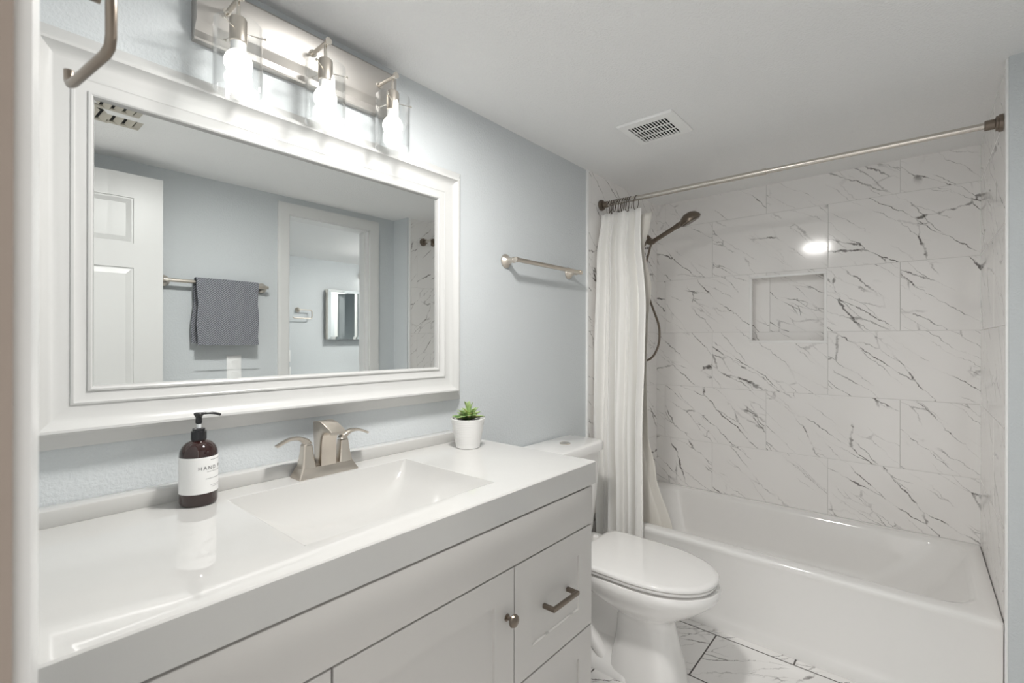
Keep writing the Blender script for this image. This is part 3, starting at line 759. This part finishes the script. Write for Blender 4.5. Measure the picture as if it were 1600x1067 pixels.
def interp(tab, z):
    if z >= tab[0][0]: return tab[0][1]
    for (z0, v0), (z1, v1) in zip(tab, tab[1:]):
        if z >= z1:
            t = (z0-z)/(z0-z1); t = t*t*(3-2*t); return v0+(v1-v0)*t
    return tab[-1][1]
def drape(name, mat, xt, yl, yr, amp, folds, ztop, zbot, ph, nu=150, nv=60, top_wave=0., th=.0016):
    grid = []
    for j in range(nv+1):
        v = j/nv; row = []
        for i in range(nu+1):
            u = i/nu
            zt = ztop+(top_wave*math.sin(2*PI*folds*u+ph+1.2) if top_wave else 0)
            z = zt+(zbot-zt)*v
            uw = u+.035*math.sin(2*PI*u*2.3+ph)+.012*math.sin(2*PI*u*5+v*3.)
            a = interp(amp, z)
            s = math.sin(2*PI*folds*uw+ph+.5*math.sin(v*2.6+u*4))
            s = math.copysign(abs(s)**.75, s)
            x = interp(xt, z)+a*s*(.75+.35*math.sin(u*17+ph))+a*.20*math.sin(2*PI*folds*2.3*u+v*3)
            y = interp(yl, z)+(interp(yr, z)-interp(yl, z))*(u+.35*math.sin(4*PI*folds*uw+2*ph)/(4*PI*folds)*(1.6))
            row.append(Vector((x, y, z)))
        grid.append(row)
    b = MB()
    # double layer for real thickness
    def nrm(i, j):
        du = grid[j][min(i+1, nu)]-grid[j][max(i-1, 0)]; dv = grid[min(j+1, nv)][i]-grid[max(j-1, 0)][i]
        n = du.cross(dv); return n.normalized() if n.length > 1e-9 else Vector((1, 0, 0))
    back = [[grid[j][i]+nrm(i, j)*th for i in range(nu+1)] for j in range(nv+1)]
    b.loft([grid[j]+back[j][::-1] for j in range(nv+1)])
    return b.build(name, mat, None, smooth=180, at=(interp(xt, ztop), -.15, zbot))
o = drape('shower_curtain', 'curtain', [(1.95, 2.235), (1.7, 2.195), (1.2, 2.175), (.7, 2.158), (.1, 2.150)],
          [(1.95, -.020), (1.4, -.016), (.9, -.018), (.5, -.03), (.1, -.045)], [(1.95, -.245), (1.4, -.295), (.9, -.290), (.4, -.297), (.1, -.300)],
          [(1.95, .017), (1.7, .026), (1.0, .031), (.1, .030)], 5.0, 1.945, .10, .4, top_wave=.006)
tag(o, 'white fabric shower curtain gathered at the left end of the rod outside the tub', 'shower curtain')
o = drape('shower_liner', 'liner', [(1.95, 2.272), (1.2, 2.290), (.5, 2.305), (.3, 2.310)],
          [(1.95, -.03), (1.0, -.05), (.50, -.11), (.3, -.155)], [(1.93, -.292), (1.86, -.282), (1.76, -.250), (1.55, -.285), (1.35, -.265), (1.1, -.258), (.80, -.262), (.62, -.300), (.33, -.385)],
          [(1.95, .006), (1.0, .008), (.5, .003), (.3, .002)], 2.5, 1.925, .29, 1.9)
tag(o, 'cream shower liner hanging inside the tub behind the white curtain', 'shower liner')

# ---------------------------------------------------------------- hand shower
sx = 2.60
T = thing('hand_shower', 'brushed bronze hand shower with hose projecting from behind the shower curtain', 'shower head', (sx, -.008, 1.90))
b = MB(); b.lathe([(.030, .0003), (.030, .004), (.020, .012), (.0105, .016)], (sx, -.008, 1.93), (0, -1, 0), 24)
b.tube(smooth_path([(sx, -.012, 1.93), (sx, -.06, 1.93), (sx, -.105, 1.895), (sx, -.135, 1.862)], 6), .0095, 12)
b.build('shower_arm', 'bronze', T)
b = MB(); b.tube(smooth_path([(sx, -.122, 1.850), (sx, -.140, 1.845), (sx, -.158, 1.852)], 4), .0150, 14); b.build('holder', 'bronze', T)
hd0, hd1 = Vector((sx, -.148, 1.848)), Vector((sx, -.335, 1.936)); ax = (hd1-hd0).normalized()
b = MB()
L_ = (hd1-hd0).length
b.lathe([(.009, 0), (.0115, .004), (.0125, .02), (.0125, .10), (.0135, .15), (.016, L_-.045), (.014, L_-.01)], hd0, ax, 18)
hn = Vector((.25, -.42, -.88)).normalized()
b.lathe([(.0, -.030), (.022, -.027), (.042, -.016), (.054, .000), (.058, .010), (.057, .019), (.053, .022), (.0, .024)], hd1+ax*.024+Vector((0, 0, .004)), hn, 36)
hs = b.build('hand_piece', 'bronze', T, smooth=40)
b = MB(); b.lathe([(.048, .0235), (.048, .0258), (.0, .0268)], hd1+ax*.024+Vector((0, 0, .004)), hn, 32); b.build('spray_face', 'bronze', hs)
b = MB(); b.tube(smooth_path([(sx, -.146, 1.849), (sx, -.128, 1.80), (sx-.005, -.105, 1.68), (sx, -.125, 1.54), (sx, -.155, 1.454), (sx, -.182, 1.38), (sx, -.190, 1.32), (sx, -.182, 1.25), (sx, -.150, 1.19), (sx, -.105, 1.17), (sx, -.07, 1.24), (sx, -.05, 1.45), (sx, -.055, 1.72), (sx, -.115, 1.86), (sx, -.135, 1.868)], 7), .0062, 10)
b.build('hose', 'bronze', T, smooth=60)

# ---------------------------------------------------------------- toilet
TC = 1.737
T = thing('toilet', 'white two-piece toilet with closed lid between the vanity and the bathtub', 'toilet', (TC, -.4, 0))
b = MB()
b.loft([egg(TC, .0005, .102, -.655, -.385, e=4, eb=5), egg(TC, .02, .100, -.653, -.387, e=4, eb=5), egg(TC, .08, .094, -.640, -.395, e=4, eb=5), egg(TC, .15, .088, -.622, -.41, e=3.6, eb=5), egg(TC, .215, .085, -.610, -.415, e=3.2, eb=5), egg(TC, .243, .086, -.612, -.41, e=3, eb=4),
        egg(TC, .254, .096, -.625, -.39, e=2.6, eb=3), egg(TC, .278, .128, -.668, -.33), egg(TC, .312, .160, -.718, -.26), egg(TC, .345, .181, -.758, -.225), egg(TC, .370, .190, -.776, -.21), egg(TC, .386, .191, -.778, -.21), egg(TC, .396, .187, -.774, -.212), egg(TC, .400, .174, -.760, -.22)])
b.loft([rrect(TC, -.15, z, .10+h_, .13, .04) for z, h_ in ((.29, .0), (.32, .04), (.36, .07), (.398, .075), (.403, .07))])
b.loft([rrect(TC, -.33, z, w_, .20, .04) for z, w_ in ((.0005, .06), (.10, .052), (.20, .060), (.30, .10))])
b.tube(smooth_path([(TC, -.42, .14), (TC, -.36, .22), (TC, -.29, .245), (TC, -.23, .20), (TC, -.20, .11), (TC, -.195, .001)], 5), .056, 18)
b.loft([rrect(TC, -.30, z, w_, .20, .06) for z, w_ in ((.0005, .112), (.012, .110), (.03, .088), (.07, .066), (.13, .05))])
b.tube(smooth_path([(TC-.055, -.37, .02), (TC-.062, -.33, .07), (TC-.055, -.27, .12), (TC-.04, -.2, .14)], 4), .028, 12)
b.build('bowl', 'porcelain', T, smooth=50)
b = MB(); b.loft([egg(TC, .4075, .172, -.752, -.275, eb=6), egg(TC, .4085, .186, -.766, -.268, eb=8), egg(TC, .416, .188, -.768, -.266, eb=8), egg(TC, .4190, .184, -.764, -.27, eb=8)])
b.build('seat', 'porcelain', T, smooth=40)
b = MB(); b.loft([egg(TC, .4215, .184, -.764, -.262, eb=10), egg(TC, .4225, .190, -.770, -.256, eb=10), egg(TC, .430, .191, -.771, -.255, eb=10), egg(TC, .4345, .187, -.767, -.259, eb=10), egg(TC, .4365, .172, -.75, -.272, eb=9), egg(TC, .4385, .10, -.65, -.33, eb=6), egg(TC, .439, .02, -.52, -.47)])
b.build('lid', 'porcelain', T, smooth=50)
for s_ in (-1, 1):
    b = MB(); b.lathe([(.013, .0), (.013, .026), (.010, .030)], (TC+s_*.075, -.242, .4045), n=16); b.build('hinge', 'porcelain', T)
def tank(hw, y0, y1, z, ch=.05):
    P = [(-hw, y1), (-hw, y0+ch*.9), (-hw+ch*.15, y0+ch*.45), (-hw+ch*.8, y0+.004), (-hw+ch*1.4, y0), (hw-ch*1.4, y0), (hw-ch*.8, y0+.004), (hw-ch*.15, y0+ch*.45), (hw, y0+ch*.9), (hw, y1)]
    return [Vector((TC+.005+x, y, z)) for x, y in P]
b = MB(); b.loft([tank(.165, -.175, -.018, .4035), tank(.176, -.190, -.016, .43), tank(.190, -.203, -.014, .60), tank(.203, -.212, -.012, .783)]); b.build('tank', 'porcelain', T, smooth=40)
b = MB(); b.loft([tank(.204, -.212, -.012, .784), tank(.214, -.222, -.008, .787), tank(.215, -.223, -.008, .812), tank(.211, -.219, -.010, .820), tank(.200, -.208, -.02, .824)]); b.build('tank_lid', 'porcelain', T, smooth=40)
b = MB(); b.lathe([(.024, .8235), (.024, .827), (.021, .8285), (.020, .8275), (.0, .8285)], (TC+.020, -.118, 0), n=28); b.build('flush_button', 'chrome', T)

# ---------------------------------------------------------------- things in the adjoining room (mirror only)
T = thing('paper_holder', 'open square nickel ring on the far wall seen through the doorway in the mirror', 'towel ring', (2.36, AY, 1.58))
b = MB(); b.lathe([(.027, .0003), (.027, .005), (.012, .02), (.010, .06)], (2.36, AY, 1.60), (0, 1, 0), 24); b.build('post', 'nickel', T)
b = MB(); b.tube([(2.36, AY+.06, 1.60), (2.475, AY+.06, 1.60), (2.487, AY+.06, 1.592), (2.490, AY+.06, 1.58), (2.490, AY+.06, 1.53), (2.487, AY+.06, 1.517), (2.475, AY+.06, 1.51), (2.30, AY+.06, 1.51), (2.285, AY+.06, 1.52)], .006, 12); b.build('ring', 'nickel', T)
T = thing('wall_outlet', 'white outlet plate on the far wall seen through the doorway in the mirror', 'outlet', (2.25, AY, 1.05))
MB().box(2.205, 2.285, AY+.0003, AY+.006, 1.055, 1.175, .002).build('plate', 'plastic', T)
b = MB().box(2.228, 2.262, AY+.005, AY+.008, 1.075, 1.105, .001).box(2.228, 2.262, AY+.005, AY+.008, 1.125, 1.155, .001); b.build('socket', 'plastic', T)
for zz in (1.09, 1.14):
    for xx in (2.238, 2.250): MB().box(xx-.0015, xx+.0015, AY+.0075, AY+.0085, zz-.006, zz+.006).build('slot', 'gap', T, smooth=0)
T = thing('medicine_cabinet', 'mirrored medicine cabinet on the far wall seen through the doorway in the mirror', 'mirror cabinet', (2.87, AY, 1.29))
MB().box(2.66, 3.09, AY+.0003, AY+.085, 1.292, 1.838, .001).build('body', 'chrome', T)
b = MB(); b.loft([[Vector((x, AY+y, z)) for x, z in ((2.658+o, 1.29+o), (3.092-o, 1.29+o), (3.092-o, 1.84-o), (2.658+o, 1.84-o))] for o, y in ((0, .0855), (0, .089), (.03, .0935))]); b.build('mirror_door', 'mirror', T, smooth=0)
T = thing('counter_unit', 'white vanity unit at the far wall seen through the doorway in the mirror', 'cabinet', (2.9, AY, 0))
MB().box(2.53, AX1-.002, AY+.001, AY+.50, 0, .88).build('cabinet', 'cabinet', T, smooth=0)
MB().box(2.50, AX1-.001, AY+.001, AY+.53, .881, .92, .004).build('top', 'counter', T)
T = thing('soap_pump', 'black pump bottle on the far counter at the doorway edge in the mirror', 'soap bottle', (3.06, AY+.20, .921))
b = MB(); b.lathe([(.03, .9212), (.032, .93), (.032, 1.0), (.012, 1.02), (.012, 1.04)], (3.06, AY+.20, 0)); b.build('bottle', 'amber', T)
b = MB(); b.lathe([(.014, 1.04), (.014, 1.06), (.005, 1.062), (.005, 1.085), (.009, 1.087), (.009, 1.095), (0, 1.096)], (3.06, AY+.20, 0)); b.cyl((3.06, AY+.20, 1.09), (3.02, AY+.22, 1.086), .004); b.build('pump_head', 'black', T)
T = thing('wall_sconce', 'lit glass sconce on the far wall at the doorway edge in the mirror', 'light', (3.12, AY, 1.95))
MB().box(3.08, 3.30, AY+.0003, AY+.03, 2.0, 2.06, .003).build('backplate', 'nickel', T)
b = MB(); b.cyl((3.14, AY+.03, 2.03), (3.14, AY+.09, 2.03), .006).cyl((3.14, AY+.09, 1.98), (3.14, AY+.09, 2.035), .018); b.build('arm', 'nickel', T)
b = MB().sphere((3.14, AY+.09, 1.94), .042); b.build('bulb', 'bulb', T)

T = thing('next_room_fill', 'unseen round fill light added to the room beyond the doorway', 'light', (2.85, -2.70, ZC))  # lamp added out of sight to brighten the adjoining room
b = MB(); b.lathe([(.17, -.0003), (.17, -.03), (.16, -.034)], (2.85, -2.70, ZC), n=40); b.build('rim', 'nickel', T)
b = MB(); b.lathe([(.155, -.035), (.15, -.055), (.10, -.075), (0, -.085)], (2.85, -2.70, ZC), n=40); b.build('diffuser', emit('next_room_fill_glow', (1, .97, .93), NEXT_FILL_STRENGTH), T)

LX, LYC = .76, -.60
T = thing('added_fill_light', 'unseen round fill light added in the ceiling above the vanity countertop', 'light', (LX, LYC, ZC))  # unseen lamp, added as the room's main fill
b = MB(); b.lathe([(.112, -.0003), (.112, -.004), (.106, -.007), (.094, -.008), (.090, -.003)], (LX, LYC, ZC), n=48, cap1=False); b.build('trim_ring', 'trim', T)
b = MB(); b.lathe([(.0905, -.0012), (.0905, -.0032), (0, -.0034)], (LX, LYC, ZC), n=48); b.build('diffuser', emit('fill_light_disc', (1, .98, .95), FILL_LIGHT_STRENGTH), T)
